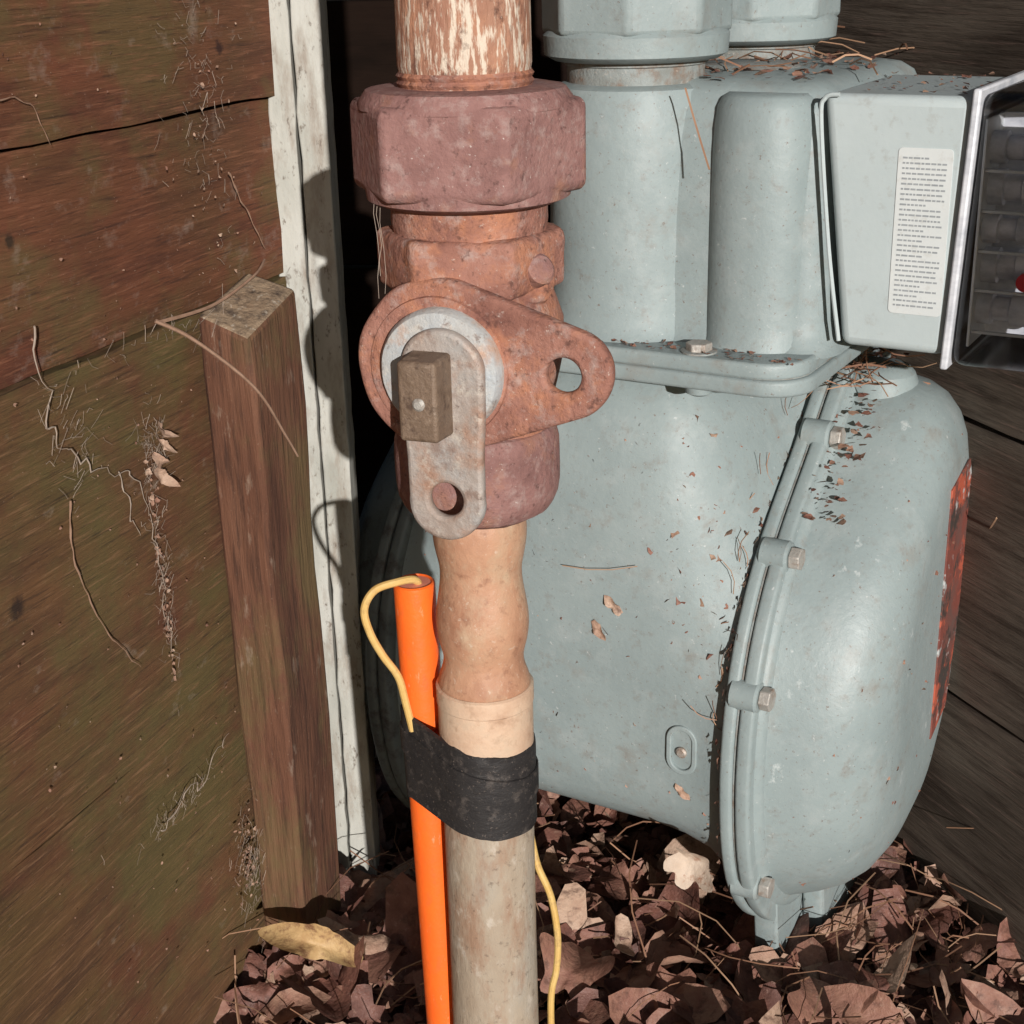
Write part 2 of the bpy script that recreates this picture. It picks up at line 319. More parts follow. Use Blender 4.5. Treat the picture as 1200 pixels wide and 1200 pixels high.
# painted trim
Tm=empty('painted_trim_board')
def rag(bm,x0,x1,y0,y1,z0,z1,n=90,seed=0,amp=.1):
    rings=[]
    for j in range(n+1):
        z=z0+(z1-z0)*j/n
        l=x0+amp*noise.noise(Vector((seed,z*.9,0)))+amp*.6*noise.noise(Vector((seed,z*3,0)))
        r=x1+amp*.5*noise.noise(Vector((seed+9,z*.9,0)))
        rings.append([bm.verts.new(p) for p in [(l,y0,z),(r,y0,z),(r,y1,z),(l,y1,z)]])
    for a,b in zip(rings,rings[1:]):
        for i in range(4): bm.faces.new((a[i],a[(i+1)%4],b[(i+1)%4],b[i]))
    bm.faces.new(rings[0]); bm.faces.new(rings[-1])
bm=bmesh.new(); rag(bm,-9.3,-8.25,61.15,63.5,-45,40,seed=1,amp=.18); finish('trim_edge',bm,'trim',Tm,bevel=.06)
bm=bmesh.new(); rag(bm,-8.15,-7.0,61.25,63.8,-45,40,seed=4,amp=.10); finish('trim_face',bm,'trim',Tm,bevel=.06)
# back wall
B=empty('back_wall')
z=-46; k=0
while z<38:
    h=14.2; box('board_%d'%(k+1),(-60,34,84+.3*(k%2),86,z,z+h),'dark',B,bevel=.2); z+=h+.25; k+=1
box('sill_beam',(4,34,82.2,83.8,-7.0,6.0),'beam',B,bevel=.2)
# right timber wall
ang=math.atan2(-1,.4)
RW=empty('timber_retaining_wall',(12.6,84,0),ang)
z=-46; k=0
for h in (13.5,12.5,13,14,14):
    bm=bmesh.new(); board_bm(bm,0.5,70,-(.0+.3*(k%2)),-2.4,z,z+h,60,.2,k*2.2+30)
    ob=finish('board_%d'%(k+1),bm,'rwall',RW,angle=50); z+=h+.3; k+=1
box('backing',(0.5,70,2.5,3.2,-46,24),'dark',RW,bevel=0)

# ------------------------------------------------ gas meter
GM=empty('gas_meter',(2.5,56,0),math.radians(-30))
CW,CZ=8.2,-28.0
egg=[(9.8,-16.5),(5.6,-19.6),(1.6,-23.0),(-.7,-27),(-1.3,-32),(-.1,-37),(3.3,-40.6),(8,-41.6),(12.2,-40.4),(15.0,-36.5),(16.4,-31),(16.8,-25.5),(16.4,-20.5),(14.2,-17.0)]
eg=catmull([(a,b,0) for a,b in egg],12,True)
tab=sorted([(math.atan2(p.y-CZ,p.x-CW),math.hypot(p.x-CW,p.y-CZ)) for p in eg])
def egg_r(a):
    a=(a+math.pi)%(2*math.pi)-math.pi
    for i in range(len(tab)):
        if tab[i][0]>=a: 
            a0,r0=tab[i-1] if i>0 else (tab[-1][0]-2*math.pi,tab[-1][1]); a1,r1=tab[i]
            return r0+(r1-r0)*(a-a0)/(a1-a0+1e-9)
    a0,r0=tab[-1]; a1,r1=tab[0][0]+2*math.pi,tab[0][1]
    return r0+(r1-r0)*(a-a0)/(a1-a0+1e-9)
def sq_r(a,n=5.0):
    c,s=math.cos(a),math.sin(a); ax=8.4; b=12.8 if s>0 else 8.6
    return (abs(c/ax)**n+abs(s/b)**n)**(-1/n)
NS=96
def loft(name,stations,m,parent,caps=(True,True),warp=None,**k):
    bm=bmesh.new(); V=[]
    for (t,bl,sc,dz) in stations:
        V.append([])
        for i in range(NS):
            a=2*math.pi*i/NS; r=(sq_r(a)*(1-bl)+egg_r(a)*bl)*sc
            q=Vector((t,CW+r*math.cos(a),CZ+dz+r*math.sin(a)))
            if warp: q=warp(q,a)
            V[-1].append(bm.verts.new(q))
    for a,b in zip(V,V[1:]):
        for i in range(NS): bm.faces.new((a[i],a[(i+1)%NS],b[(i+1)%NS],b[i]))
    if caps[0]: bm.faces.new(V[0])
    if caps[1]: bm.faces.new(V[-1])
    bvh=BVHTree.FromBMesh(bm)
    return finish(name,bm,m,parent,**k),bvh
body,bvhb=loft('body',[(-9.2,1,.93,0),(-8.6,.9,.93,0),(-7.6,.6,.95,0),(-6.2,.2,.985,0),(-4.5,0,1,0),(0,0,1,0),(3.2,0,1,0),(4.6,.12,.99,0),(5.8,.42,.965,0),(6.6,.8,.94,0),(7.1,1,.93,0),(7.3,1,.93,0)],'meter',GM,angle=60)
def ring(name,t0,t1,sc,m='meter'):
    return loft(name,[(t0,1,sc-.02,0),(t0+.05,1,sc-.004,0),(t0+.15,1,sc,0),(t1-.15,1,sc,0),(t1-.05,1,sc-.004,0),(t1,1,sc-.02,0)],m,GM,angle=60)
ring('front_flange_inner',7.0,7.55,1.0); ring('front_flange_gasket',7.5,7.72,.985,'meterd'); ring('front_flange_outer',7.67,8.3,1.0)
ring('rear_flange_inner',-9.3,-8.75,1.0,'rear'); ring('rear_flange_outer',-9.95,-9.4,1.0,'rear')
def cw(q,a):
    d=q.x-8.2
    up_=max(0,math.sin(a))**2
    q.z+=up_*min(d,3.5)*.18
    return q
cover,bvhc=loft('front_cover',[(8.2,1,.915,0),(8.55,1,.905,0),(9.0,1,.89,0),(9.8,1,.868,.05),(10.7,1,.835,.15),(11.5,1,.785,.25),(12.1,1,.72,.4),(12.5,1,.64,.6),(12.75,1,.54,.8),(12.82,1,.42,.9)],'meterc',GM,angle=75,warp=cw)
loft('front_cover_lip',[(8.25,1,.945,0),(8.45,1,.94,0),(8.6,1,.915,0),(8.62,1,.88,0)],'meter',GM,angle=75)
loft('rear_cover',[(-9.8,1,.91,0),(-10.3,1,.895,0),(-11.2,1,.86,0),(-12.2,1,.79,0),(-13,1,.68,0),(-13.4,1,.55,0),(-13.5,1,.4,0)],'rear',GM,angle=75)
plate('front_badge',[(8.8,-33),(11.0,-32.4),(12.0,-28),(12.4,-22.5),(11.6,-21),(8.8,-21.5)],[],.10,.03,'badge',GM,(12.84,0,0),(0,1,0),(0,0,1))
lathe('cover_shoulder',[(1.5,-25),(1.75,-20.5),(1.7,-17.9),(1.5,-17.2),(1.0,-16.8)],'meter',GM,c=(9.1,10.4),seg=32,sub=1)
plate('flange_foot',[(2.6,-38.5),(11.5,-38.5),(10.6,-43.6),(4.0,-43.9),(3.2,-42)],[],1.1,.15,'meter',GM,(7.8,0,0),(0,1,0),(0,0,1))
plate('cover_foot',[(5.4,-37),(12.5,-36),(11.4,-43.2),(6.6,-43.6)],[],1.0,.2,'meter',GM,(8.9,0,0),(0,1,0),(0,0,1))
def rrect(x0,x1,y0,y1,r,n=8):
    o=[]
    for cx,cy,a in ((x1-r,y1-r,0),(x0+r,y1-r,90),(x0+r,y0+r,180),(x1-r,y0+r,270)):
        for i in range(n+1):
            b=math.radians(a+90*i/n); o.append((cx+r*math.cos(b),cy+r*math.sin(b)))
    return o
plate('lid_flange_lower',rrect(-8.8,9.3,-.75,16.4,1.6),[],.62,.14,'meter',GM,(0,0,-15.25),(1,0,0),(0,1,0))
plate('lid_gasket',rrect(-8.7,9.2,-.67,16.3,1.6),[],.10,.01,'meterd',GM,(0,0,-14.955),(1,0,0),(0,1,0))
plate('lid_flange_upper',rrect(-8.6,9.1,-.6,16.2,1.6),[],.60,.14,'meter',GM,(0,0,-14.66),(1,0,0),(0,1,0))
for t,w in [(5.2,.05),(-3.6,.05),(8.3,6),(8.3,12),(-7.8,5),(-7.8,12),(0,15.6),(6,15.6)]:
    ngonprism('lid_bolt_head',.5,.0,.40,'silver',GM,None,ru(0,1),axis=(0,0,1),origin=(t,w,-14.4),bevel=.05)
    lathe('lid_bolt_washer',[(.68,-.02),(.68,.08),(.6,.1)],'meterd',GM,c=(t,w),axis=(0,0,1),origin=(t,w,-14.38),seg=24)
lathe('lid_bolt_end',[(.55,0),(.5,-.35),(.3,-.45)],'meter',GM,axis=(0,0,1),origin=(5.3,-.1,-15.5),seg=24)
for adeg in [178,229,264,305,340,10,50,100,139]:
    a=math.radians(adeg); r=egg_r(a)*.955
    o=(8.3,CW+r*math.cos(a),CZ+r*math.sin(a))
    lathe('flange_boss',[(.66,-1.05),(.66,-.05),(.55,.05)],'meter',GM,axis=(1,0,0),origin=o,seg=24)
    ngonprism('flange_bolt_head',.48,.0,.45,'silver',GM,None,ru(0,1),axis=(1,0,0),origin=(8.36,o[1],o[2]),bevel=.05)
def side_w(t,z):
    h=bvhb.ray_cast(Vector((t,-30,z)),Vector((0,1,0))); return h[0].y if h[0] else -.2
w0=side_w(5.0,-31)
st=circ(0,.45,.62,14,0,math.pi)+circ(0,-.45,.62,14,math.pi,2*math.pi)
st2=circ(0,.45,.50,14,0,math.pi)+circ(0,-.45,.50,14,math.pi,2*math.pi)
plate('side_boss_rim',st,[st2],.22,.05,'meter',GM,(5.0,w0,-31),(1,0,0),(0,0,1))
lathe('side_boss_screw',[(.24,-.1),(.24,.1),(.16,.16)],'silver',GM,axis=(0,-1,0),origin=(5.0,w0,-31.1),seg=16)
def rbox(name,x0,x1,y0,y1,z0,z1,r,m,top=1.0,bev=.5):
    bm=bmesh.new(); V=[]
    cx,cy=(x0+x1)/2,(y0+y1)/2
    for z,s in ((z0,1.08),(z0+.35,1.02),(z0+1.2,.995),((z0+z1)/2,.98),(z1-2.0,.955*top),(z1-1.1,.93*top),(z1-.45,.88*top),(z1-.12,.80*top),(z1,.70*top)):
        V.append([bm.verts.new((cx+(p[0]-cx)*s,cy+(p[1]-cy)*s,z)) for p in rrect(x0,x1,y0,y1,r)])
    n=len(V[0])
    for a,b in zip(V,V[1:]):
        for i in range(n): bm.faces.new((a[i],a[(i+1)%n],b[(i+1)%n],b[i]))
    bm.faces.new(V[0]); bm.faces.new(V[-1])
    return finish(name,bm,m,GM,angle=60)
rbox('upper_housing',-1,9.4,1.5,15.5,-14.5,-4.9,1.4,'meter')
rbox('upper_housing_bulge',4.5,8.7,.75,5,-14.45,-5.3,1.9,'meter')
rbox('turret_web',-2.6,5.4,2.2,9,-14.45,-6.4,1.7,'meter')
lathe('upper_housing_cap',[(2.2,-5.3),(2.2,-4.9),(1.9,-4.75)],'meterd',GM,c=(3.6,8),seg=32)
def turret(t,w,i):
    lathe('turret',[(3.85,-14.45),(3.55,-14.15),(3.4,-13.4),(3.32,-12),(3.28,-9),(3.22,-5.7),(3.05,-5.25),(2.7,-5.1)],'meter',GM,c=(t,w),seg=64)
    lathe('turret_neck',[(2.6,-5.2),(2.6,-4.5),(2.72,-4.45),(2.72,-4.0),(2.4,-3.95)],'meterd',GM,c=(t,w),seg=64)
    lathe('swivel_nut_skirt',[(3.1,-4.3),(3.45,-4.1),(3.5,-3.4),(3.3,-3.2)],'meter',GM,c=(t,w),seg=64)
    ngonprism('swivel_nut',3.6,-3.35,-.2,'meter',GM,(t,w),.35,n=8,bevel=.2)
    lathe('swivel_neck',[(2.3,-.3),(2.3,1.0),(2.0,1.3),(2.0,22)],'meter',GM,c=(t,w),seg=48)
turret(.9,3.6,0); turret(1.9,13.2,1)
def taperbox(bm,t0t,t1t,t0b,t1b,w0,w1,zt,zb):
    pts=[(t0b,w0,zb),(t1b,w0,zb),(t1b,w1,zb),(t0b,w1,zb),(t0t,w0,zt),(t1t,w0,zt),(t1t,w1,zt),(t0t,w1,zt)]
    vs=[bm.verts.new(p) for p in pts]
    for f in [(0,3,2,1),(4,5,6,7),(0,1,5,4),(1,2,6,5),(2,3,7,6),(3,0,4,7)]: bm.faces.new([vs[i] for i in f])
bm=bmesh.new(); taperbox(bm,8.9,14.1,10.0,13.75,1.7,9.6,-5.2,-14.0)
finish('index_housing',bm,'index',GM,bevel=.35,bseg=4)
tube('index_edge_bead',[(9.5,1.62,-5.22),(9.0,1.62,-5.35),(8.9,1.62,-6.2),(9.4,1.62,-10.5),(9.95,1.62,-13.8)],.08,'index',GM,seg=8)
bm=bmesh.new(); taperbox(bm,14.32,19.0,13.95,18.0,1.5,9.8,-5.0,-14.3)
ob=finish('index_window',bm,'clear',GM,bevel=.5,bseg=4)
bm=bmesh.new(); taperbox(bm,14.02,14.30,13.65,13.93,1.42,9.95,-4.9,-14.4); finish('index_window_rim',bm,'igrey',GM,bevel=.08)
# internals: lit from the open front
box('index_back_panel',(14.35,17.9,4.2,4.4,-13.6,-5.9),'igrey',GM,bevel=.02)
box('index_dial_plate',(14.40,14.50,1.9,9.2,-13.6,-5.9),'label',GM,bevel=.02)
for i,(zz,rr,ww) in enumerate([(-6.9,.55,2.9),(-8.25,.62,3.1),(-9.6,.5,2.7),(-10.95,.62,3.2),(-12.4,.55,2.9)]):
    lathe('index_wheel',[(rr,0),(rr,.5),(rr*.75,.55),(rr*.75,1.1),(rr,1.15),(rr,2.3),(rr*.6,2.35)],'igrey',GM,axis=(1,0,0),origin=(14.5,ww,zz),seg=24)
    box('index_bridge',(14.5,17.0,2.0,2.15,zz-.74,zz-.64),'label',GM,bevel=.02)
lathe('red_pointer',[(.32,0),(.32,.3),(.2,.35)],'red',GM,axis=(0,-1,0),origin=(16.2,2.1,-11.2),seg=20)
# printed label on housing side
plate('rating_label',rrect(11.65,13.5,-12.6,-6.9,.15,4),[],.03,.005,'label',GM,(0,1.685,0),(1,0,0),(0,0,1))
bm=bmesh.new(); zz=-7.2
while zz>-12.4:
    x=11.82; end=13.32 if R()<.85 else 12.7
    while x<end-.06:
        l=min(ru(.06,.22),end-x)
        box_bm(bm,x,x+l,1.655,1.668,zz-.06,zz); x+=l+.045
    zz-=.175
finish('rating_label_print',bm,'ink',GM,smooth=False)

# ------------------------------------------------ pipe, valve
PX,PY=-.94,40.0
GP=empty('gas_riser_pipe')
lathe('upper_pipe',[(1.71,-3.7),(1.71,-3.1),(1.74,-2.95),(1.73,-1.5),(1.72,20)],'thread',GP,c=(PX,PY),seg=64,ripple=.01)
prof=[(1.66,-3.7)]
z=-3.62
while z<-3.15: prof+=[(1.76,z),(1.79,z+.05),(1.73,z+.12),(1.73,z+.14)]; z+=.18
lathe('threads',prof,'rust',GP,c=(PX,PY),seg=64)
lathe('riser_fitting',[(1.32,-14.9),(1.36,-15.6),(1.38,-16.0),(1.30,-16.5),(1.20,-16.9),(1.19,-17.3),(1.28,-17.9),(1.37,-18.4),(1.39,-18.8),(1.33,-19.3),(1.20,-19.7),(1.18,-19.95),(1.26,-20.3),(1.40,-20.6),(1.42,-21.2)],'copper',GP,c=(PX,PY),seg=64,sub=1,ripple=.02)
lathe('riser_sleeve',[(1.40,-20.75),(1.47,-20.8),(1.47,-21.3),(1.44,-21.34),(1.44,-23.4),(1.4,-23.5)],'cream',GP,c=(PX,PY),seg=64)
lathe('riser_pipe',[(1.40,-23.3),(1.40,-30),(1.44,-38),(1.45,-47)],'riser',GP,c=(PX,PY),seg=64,ripple=.012)
GV=empty('gas_shutoff_valve')
th0=math.radians(-90+18.5)
ngonprism('union_nut',3.18,-6.15,-3.8,'rustnut',GV,(PX,PY),th0,bevel=.16,chamfer=.07)
lathe('union_nut_face',[(1.8,-3.5),(2.3,-3.5),(2.6,-3.55),(2.78,-3.8),(2.8,-4.0)],'rustnut',GV,c=(PX,PY),seg=64,disp=(.04,.5))
lathe('union_nut_skirt',[(2.75,-5.9),(2.7,-6.3),(2.35,-6.45),(2.1,-6.4)],'rustnut',GV,c=(PX,PY),seg=64)
lathe('upper_collar',[(2.08,-6.3),(2.1,-6.9),(2.05,-7.25),(1.8,-7.3)],'rust',GV,c=(PX,PY),seg=64,disp=(.06,.6))
ngonprism('body_hex',2.6,-8.75,-7.15,'rust',GV,(PX,PY),math.radians(-90+25),bevel=.25,sub=2,disp=(.18,.8))
lathe('body',[(1.7,-7.6),(2.0,-8.3),(2.2,-8.9),(2.5,-9.6),(2.5,-10.6),(2.3,-11.4),(2.1,-12.2),(2.05,-13),(1.9,-13.6)],'rust',GV,c=(PX,PY),seg=64,sub=1,disp=(.18,.9))
lathe('lower_collar',[(1.7,-12.4),(2.2,-12.6),(2.33,-12.9),(2.36,-13.9),(2.3,-14.6),(2.05,-15.1),(1.6,-15.25),(1.35,-15.2)],'rustnut',GV,c=(PX,PY),seg=64,sub=1,disp=(.10,.7))
p=Vector((-math.sin(math.radians(20)),-math.cos(math.radians(20)),0)); r_=Vector((math.cos(math.radians(20)),-math.sin(math.radians(20)),0)); up=Vector((0,0,1))
A=Vector((PX,PY,-10.4))
lathe('plug_barrel',[(1.9,0),(1.95,1.4),(2.02,2.0),(1.95,2.15)],'rust',GV,axis=p,origin=A,seg=48,sub=1,disp=(.08,.8))
lathe('rear_boss',[(1.2,0),(1.2,2.7),(1.0,2.8)],'rust',GV,axis=-p,origin=A,seg=32)
bo=A+Vector((1.45,-1.0,2.05))
bax=(r_*.75+p*.5+up*.45)
lathe('side_boss',[(1.0,-1.2),(.9,-.1),(.78,.3),(.6,.38)],'rust',GV,axis=bax,origin=bo,seg=24,sub=1,disp=(.14,.5))
lathe('side_screw',[(.42,.2),(.42,.75),(.32,.85),(.2,.87)],'rustnut',GV,axis=bax,origin=bo,seg=20)
def teardrop(r0,cx,cz,r1):
    d=math.hypot(cx,cz); base=math.atan2(cz,cx); off=math.acos((r0-r1)/d)
    o=circ(0,0,r0,60,base+off,base+2*math.pi-off)
    e=circ(cx,cz,r1,24,base-off,base+off)
    return [(x*(1+.010*math.sin(7*math.atan2(z,x))),z*(1+.010*math.cos(9*math.atan2(z,x)))) for x,z in o+e]
wc=A+p*2.3
plate('lock_wing',teardrop(2.2,3.45,.05,1.06),[circ(3.36,.02,.62,32)],.46,.15,'rust',GV,wc,r_,up)
lathe('wing_hub',[(1.95,2.45),(1.9,2.62),(1.75,2.66)],'rust',GV,axis=p,origin=A,seg=48)
lathe('plug_face',[(1.68,2.5),(1.68,2.85),(1.58,3.0),(1.3,3.06),(.9,3.02)],'plug',GV,axis=p,origin=A+r_*.16,seg=56,disp=(.05,.6))
def lever_out():
    o=circ(0,.1,1.02,30,0,math.pi)
    o+=[(-1.0,-1.1),(-.94,-2.2),(-.92,-3.3)]
    o+=circ(0,-3.42,.94,24,math.pi,2*math.pi)
    o+=[(.93,-3.3),(.94,-2.0),(1.0,-1.1)]
    return [(x+.02*math.sin(z*5),z) for x,z in o]
lc=A+p*3.16+r_*.34
hole=[(q[0],q[1]) for q in circ(.02,-3.35,.60,30)]
plate('lever',lever_out(),[hole],.34,.13,'lever',GV,lc,r_,up)
sc=A+p*3.2+r_*.10
bm=bmesh.new()
cs=[]
for f in (0,1.1):
    for (x,zv) in ((-.56,-1.2),(.56,-1.2),(.56,1.0),(-.56,1.0)):
        k=1-.05*f
        cs.append(bm.verts.new(sc+r_*x*k+up*(zv*k-.32)+p*f))
for f in [(0,1,2,3),(4,5,6,7),(0,1,5,4),(1,2,6,5),(2,3,7,6),(3,0,4,7)]: bm.faces.new([cs[i] for i in f])
finish('operating_head',bm,'stub',GV,bevel=.11,bseg=3)
lathe('head_pin',[(.17,0),(.17,.04),(.1,.1)],'silver',GV,axis=p,origin=sc+p*1.09+r_*.05-up*.45,seg=20)

# ------------------------------------------------ conduit, tape, wires
OC=empty('orange_conduit')
c0=Vector((-2.98,41.0,-17.9)); c1=Vector((-2.45,41.15,-46))
d=(c1-c0).normalized()
L_=(c1-c0).length
lathe('conduit',[(.50,3.0),(.50,.02),(.56,-.02),(.62,.02),(.63,.1),(.62,L_)],'orange',OC,axis=d,origin=c0,seg=40,cap=False)
lathe('conduit_bore',[(.495,.6),(.495,.02)],'orangein',OC,axis=d,origin=c0,seg=40)
TW=empty('yellow_tracer_wire')
tube('wire_loop',[(-2.9,41,-19.5),(-2.85,41,-18.2),(-2.95,40.8,-17.75),(-3.5,40.4,-17.65),(-4.1,40.2,-17.8),(-4.42,40.1,-18.35),(-4.3,40.1,-19.1),(-3.98,40.2,-19.9),(-3.55,40.3,-20.7),(-3.38,40.4,-21.6),(-3.2,40.4,-22.6)],.12,'yellow',TW)
tube('wire_tail',[(.35,40.6,-26.6),(.55,40.4,-27.6),(.95,40.3,-28.7),(1.15,40.3,-30.2),(1.1,40.4,-31.6),(.9,40.4,-33),(.95,40.5,-37),(.9,40.6,-46)],.115,'yellow',TW)
TP=empty('black_tape_wrap')
def tape_out(z,off):
    o=[]
    cx=c0.x+(c1.x-c0.x)*(z-c0.z)/(c1.z-c0.z)
    n=28
    ax,ay,ar=cx,41.02,.70+off; bx,by,br=PX,PY,1.50+off
    dx,dy=bx-ax,by-ay; dd=math.hypot(dx,dy); base=math.atan2(dy,dx); of=math.acos((br-ar)/dd)
    for i in range(n+1):
        a=base-(math.pi-of)+(2*(math.pi-of))*i/n; o.append((bx+br*math.cos(a),by+br*math.sin(a)))
    for i in range(n+1):
        a=base+(math.pi-of)+(2*of)*i/n; o.append((ax+ar*math.cos(a),ay+ar*math.sin(a)))
    return o
bm=bmesh.new(); V=[]
zs=[-22.55,-22.6,-22.9,-23.4,-23.9,-24.4,-24.9,-25.35,-25.4]
for k,z in enumerate(zs):
    off=-.1 if k in(0,len(zs)-1) else .03*noise.noise(Vector((z*2,0,0)))
    ring_=[]
    for (x,y) in tape_out(z,off):
        tilt=.10*(x-PX)*-1.0
        zz=z+tilt+.10*noise.noise(Vector((x*2,y*2,k*.4)))
        if k<=1: zz+=0.25*max(0,(PX-x)/3)
        ring_.append(bm.verts.new((x,y,zz)))
    V.append(ring_)
n=len(V[0])
for a,b in zip(V,V[1:]):
    for i in range(n): bm.faces.new((a[i],a[(i+1)%n],b[(i+1)%n],b[i]))
finish('tape',bm,'tape',TP,angle=50,disp=(.05,.5))
bm=bmesh.new(); V=[]
for z in (-23.3,-23.32,-24.1,-24.12): 
    off=.02 if z in(-23.3,-24.12) else .07
    V.append([bm.verts.new((x,y,z-.22*(x-PX)+.05+.05*noise.noise(Vector((x*2,y*2,7))))) for x,y in tape_out(z,off)])
for a,b in zip(V,V[1:]):
    for i in range(n): bm.faces.new((a[i],a[(i+1)%n],b[(i+1)%n],b[i]))
finish('tape_overlap',bm,'tape',TP,angle=50)
bm=bmesh.new()
for (x,z0,z1) in [(-3.35,-6.0,-8.8),(-3.2,-6.1,-9.6),(-3.28,-6.2,-8.2)]:
    tube_bm(bm,[Vector((x+.05*math.sin(q*9+x),38.9,z0+(z1-z0)*q)) for q in (0,.2,.4,.6,.8,1)],.008,4)
finish('cobweb_strands',bm,'web',GV)

# ------------------------------------------------ leaf litter
def leaf_into(bm,lay,P,nrm,size,spin,curl,kind,rnd,hi=True):
    z=Vector(nrm).normalized(); x=z.orthogonal().normalized(); x=Matrix.Rotation(spin,3,z)@x; y=z.cross(x)
    small=size<.45
    rings=[0,1.0] if small else [0,.3,.6,.82,1.0]; n=7 if small else (28 if kind!=2 else 18); vs=[]
    ph=R()*6; asym=ru(.75,1.15); tear=ru(0,.35)
    for q in rings:
        if q==0:
            vs.append([bm.verts.new(P)]); continue
        row=[]
        for i in range(n):
            a=2*math.pi*i/n
            if small: rad=ru(.4,1.2)
            elif kind==0: rad=.52+.36*abs(math.cos(2.5*a))**1.4+.16*math.cos(a)+.06*math.sin(11*a)
            elif kind==1: rad=1/math.sqrt((math.cos(a)/1.05)**2+(math.sin(a)/.42)**2)*(1+.07*math.cos(11*a))+.15*max(0,math.cos(a))**9
            else: rad=1/math.sqrt((math.cos(a)/1.0)**2+(math.sin(a)/.55)**2)+.2*max(0,math.cos(a))**9
            if not small: rad*=1-tear*max(0,math.sin(a+ph))**6*.8+.10*noise.noise(Vector((a*2,ph,0)))
            rad*=size*q
            u=rad*math.cos(a); v=rad*math.sin(a)*asym
            h=curl*(v*v)/size*1.3+curl*.8*(u*u)/size*math.sin(ph)+.20*abs(v)*(1-q*.3)
            if not small: h+=size*.12*q*q*math.sin(3*a+ph)+size*.22*q*noise.noise(Vector((u*1.3/size,v*1.3/size,ph*5)))+size*.05*noise.noise(Vector((u*4/size,v*4/size,ph*3)))
            row.append(bm.verts.new(P+x*u+y*v+z*h))
        vs.append(row)
    for i in range(n): bm.faces.new((vs[0][0],vs[1][i],vs[1][(i+1)%n]))
    for a,b in zip(vs[1:],vs[2:]):
        for i in range(n): bm.faces.new((a[i],a[(i+1)%n],b[(i+1)%n],b[i]))
    for row in vs:
        for v in row: v[lay]=rnd
def onfloor(x,y):
    xl=-9.15+.386*(y-61.4); xr=12.6+.4*(84-y)
    if y<61.4 and x<xl+.3: return False
    if y>=61 and x<-30: return False
    return x<xr-.5 and y<83.5
bm=bmesh.new(); lay=bm.verts.layers.float.new('rnd')
cnt=0
while cnt<1900:
    x=ru(-20,28); y=ru(42,80) if R()<.88 else ru(15,42)
    if not onfloor(x,y): continue
    if math.hypot(x-PX,y-PY)<1.4: continue
    s=ru(1.1,2.6) if R()<.6 else ru(.5,1.1)
    h=ru(0,1.9)
    nn=Vector((ru(-.7,.7),ru(-1.1,.4),1)) 
    leaf_into(bm,lay,Vector((x,y,gz(x,y)+.3+h)),nn,s,ru(0,6.3),ru(-.7,1.0),random.choice([0,1,1,2,2]),min(1,max(0,random.gauss(.42,.27))))
    cnt+=1
for i in range(2200):
    x=ru(-16,26); y=ru(44,78)
    if not onfloor(x,y): continue
    leaf_into(bm,lay,Vector((x,y,gz(x,y)+ru(.8,2.3))),Vector((ru(-1,1),ru(-1,.6),1)),ru(.12,.42),ru(0,6.3),ru(-.5,.9),2,R())
finish('leaf_litter',bm,'leaf',None,angle=80)
bm=bmesh.new(); lay=bm.verts.layers.float.new('rnd')
def needle(bm,P,d,L,r,rnd,bend=.15):
    d=d.normalized(); s=d.orthogonal().normalized(); s=Matrix.Rotation(ru(0,6.3),3,d)@s
    pts=[P+d*(L*f)+s*(L*bend*math.sin(math.pi*f)) for f in (0,.33,.66,1)]
    n0=len(bm.verts); tube_bm(bm,pts,r,3)
    bm.verts.ensure_lookup_table()
    for v in bm.verts[n0:]: v[lay]=rnd
for i in range(1300):
    x=ru(-14,28); y=ru(40,80)
    if not onfloor(x,y): continue
    if x<8 and R()<.6: continue
    needle(bm,Vector((x,y,gz(x,y)+ru(1.2,2.6))),Vector((ru(-1,1),ru(-1,1),ru(-.25,.35))),ru(2,6),ru(.025,.045),R())
rw3=Matrix.Rotation(ang,3,'Z')
for i in range(230):
    s=ru(14,45); z=ru(-44,-12) if R()<.5 else ru(-44,-32)
    nrm=rw3@Vector((0,-1,0))
    if nrm.x>0: nrm=-nrm
    P=Vector((12.6,84,0))+rw3@Vector((s,0,z))+nrm*.35
    needle(bm,P,rw3@Vector((ru(-1,1),0,ru(-1.3,1)))+nrm*.1,ru(2,5.5),ru(.025,.055),R())
finish('pine_needles',bm,'needle',None)
def single(name,P,nrm,size,spin,curl,kind,m):
    bm=bmesh.new(); lay=bm.verts.layers.float.new('rnd'); leaf_into(bm,lay,Vector(P),nrm,size,spin,curl,kind,.5); ob=finish(name,bm,m,None,angle=80)
    md=ob.modifiers.new('s','SUBSURF'); md.render_levels=1; md.levels=1
single('dead_leaf',(-8.5,51.6,-38.9),(.25,-.75,.75),2.1,2.0,.9,1,'yleaf')
single('dead_leaf.001',(6.9,51.7,-35.2),(-.4,-.9,.0),1.35,1.9,.7,0,'paleleaf')
single('dead_leaf.002',(2.0,53,-41.8),(.1,-.5,.9),2.0,.4,.8,0,'leaf')
single('dead_leaf.003',(12.6,50.5,-42.6),(.1,-.5,.9),2.2,.9,.8,0,'leaf')

